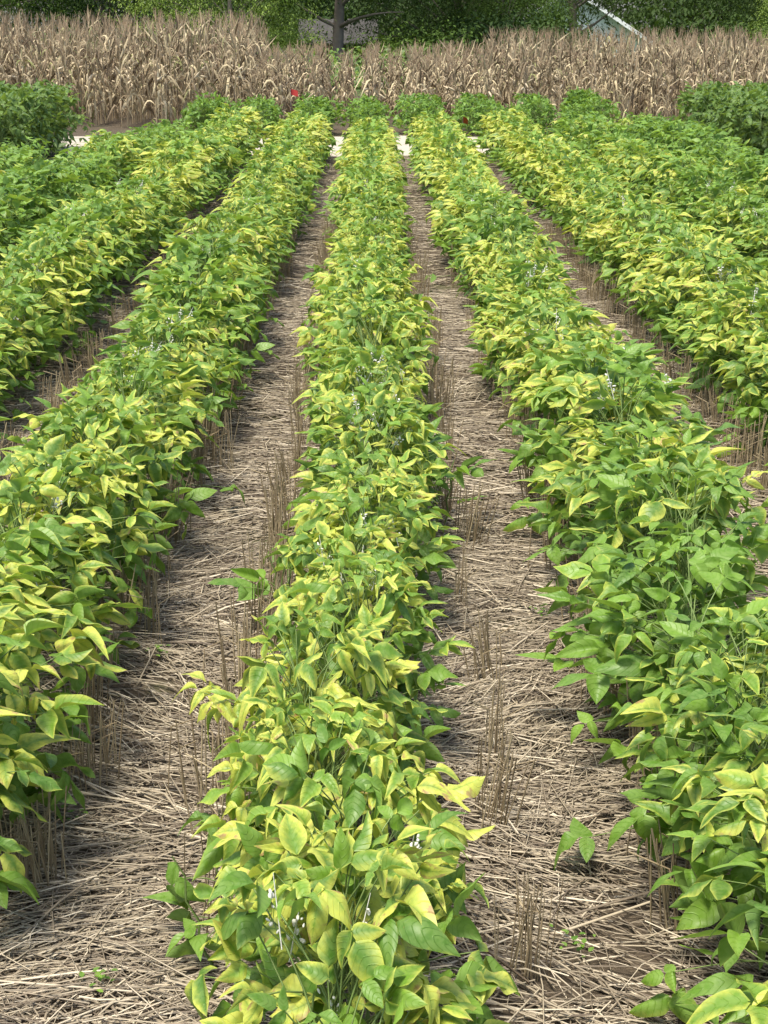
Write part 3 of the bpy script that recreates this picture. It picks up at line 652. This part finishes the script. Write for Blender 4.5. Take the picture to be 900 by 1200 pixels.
# ------------------------------------------------------------------ low shed and white house behind the trees
def boxes(bs):
    a = Acc()
    for (x0, x1, y0, y1, z0, z1) in bs:
        v = np.array([[x, y, z] for z in (z0, z1) for y in (y0, y1) for x in (x0, x1)])
        for q in ((0, 2, 3, 1), (4, 5, 7, 6), (0, 1, 5, 4), (2, 6, 7, 3), (0, 4, 6, 2), (1, 3, 7, 5)): a.add(v[list(q)], [[0, 1, 2, 3]])
    return a
def roof(x0, x1, ye, yr, ze, zr, th, ribs):
    """two ribbed slopes with the ridge along x"""
    a = Acc()
    for sy in (-1, 1):
        X = np.linspace(x0, x1, ribs * 4 + 1); up = np.tile([0, 0.035, 0.035, 0.0], ribs + 1)[:len(X)]
        V = np.stack([np.stack([X, np.full_like(X, yr + sy * (yr - ye)), ze + up], -1), np.stack([X, np.full_like(X, yr), zr + up], -1)])
        q = grid_faces(1, 2, len(X)); a.add(V, q); a.add(V - [0, 0, th], q[:, ::-1])
        a.add(np.stack([V[0], V[0] - [0, 0, th]]), q)
    return a
def gable(x0, x1, yf, yb, z0, ze, zr, xr):
    v0 = np.array([[x0, yf, z0], [x1, yf, z0], [x1, yf, ze], [xr, yf, zr], [x0, yf, ze]]); v1 = v0 + [0, yb - yf, 0]; a = Acc()
    for v in (v0, v1): a.add(v[[0, 1, 2, 4]], [[0, 1, 2, 3]]); a.add(v[[4, 2, 3, 3]][:4], [[0, 1, 2, 3]])
    for i, j in ((0, 4), (1, 2)): a.add(np.stack([v0[i], v1[i], v1[j], v0[j]]), [[0, 1, 2, 3]])
    return a
m_grey = simple('grey_metal', (0.045, 0.043, 0.04), (0.09, 0.085, 0.08), 3, 0.85, 0.08); m_wood = simple('weathered_board', (0.06, 0.048, 0.04), (0.12, 0.10, 0.08), 8, 0.9, 0.1)  # metal grey darkened so the colour carries the shade over the shed
m_white = simple('white_siding', (0.66, 0.67, 0.68), (0.74, 0.74, 0.73), 4, 0.6); m_trim = simple('white_trim', (0.80, 0.80, 0.78), (0.84, 0.84, 0.82), 4, 0.5)
m_shing = simple('shingles', (0.10, 0.10, 0.10), (0.2, 0.19, 0.185), 14, 0.85); m_pane = simple('window_glass', (0.02, 0.03, 0.035), (0.04, 0.05, 0.055), 2, 0.1, 0.6)
sd = tag(link('shed', None, None, (-1.45, 71.5, -1.65)), 'low grey shed with ribbed metal roof behind the thick tree trunk', 'shed')
link('wall', boxes([(-1.55, 1.55, -1.3, 1.3, 0, 2.55)]).mesh('wall', m_wood, False), sd)
link('roof', roof(-1.75, 1.75, -1.75, 0, 2.62, 3.62, 0.05, 10).mesh('roof', m_grey, False), sd)
link('door', boxes([(-0.5, 0.5, -1.36, -1.303, 0.02, 2.0)]).mesh('door', m_grey, False), sd)
hs = tag(link('house', None, None, (10.9, 86, -1.65)), 'white-sided house with gable facing the field, half hidden by trees', 'house')
link('wall', gable(-4.2, 3.6, 0, 9, 0, 2.75, 5.2, -0.3).mesh('wall', m_white, False), hs)
def gable_roof():
    a = Acc()
    for xe in (-4.7, 4.1):
        ze = 5.28 - abs(xe + 0.3) * (5.2 - 2.75) / 3.9; V = np.array([[[xe, -0.45, ze], [-0.3, -0.45, 5.28]], [[xe, 9.4, ze], [-0.3, 9.4, 5.28]]]); q = grid_faces(1, 2, 2)
        a.add(V, q); a.add(V - [0, 0, 0.06], q)
    return a
def rakes():
    a = Acc()
    for xe in (-4.72, 4.12):
        ze = 5.30 - abs(xe + 0.3) * (5.2 - 2.75) / 3.9; p = np.array([[xe, ze], [-0.3, 5.30]])
        V = np.array([[[p[0, 0], -0.5, p[0, 1] - 0.2], [p[1, 0], -0.5, p[1, 1] - 0.2]], [[p[0, 0], -0.5, p[0, 1] + 0.03], [p[1, 0], -0.5, p[1, 1] + 0.03]]])
        a.add(V, grid_faces(1, 2, 2)); a.add(V + [0, 0.045, 0], grid_faces(1, 2, 2)); a.add(np.array([V[0], V[0] + [0, 0.045, 0]]), grid_faces(1, 2, 2)); a.add(np.array([V[1], V[1] + [0, 0.045, 0]]), grid_faces(1, 2, 2))
    return a
rf = link('roof', gable_roof().mesh('roof', m_shing, False), hs); link('fascia', rakes().mesh('fascia', m_trim, False), rf)
for x in (-2.2, 1.6):
    wn = link('window', boxes([(x - 0.55, x + 0.55, -0.04, -0.003, 0.9, 2.2)]).mesh('window', m_trim, False), hs)
    link('pane', boxes([(x - 0.45, x + 0.45, -0.055, -0.042, 1.0, 2.1)]).mesh('pane', m_pane, False), wn)
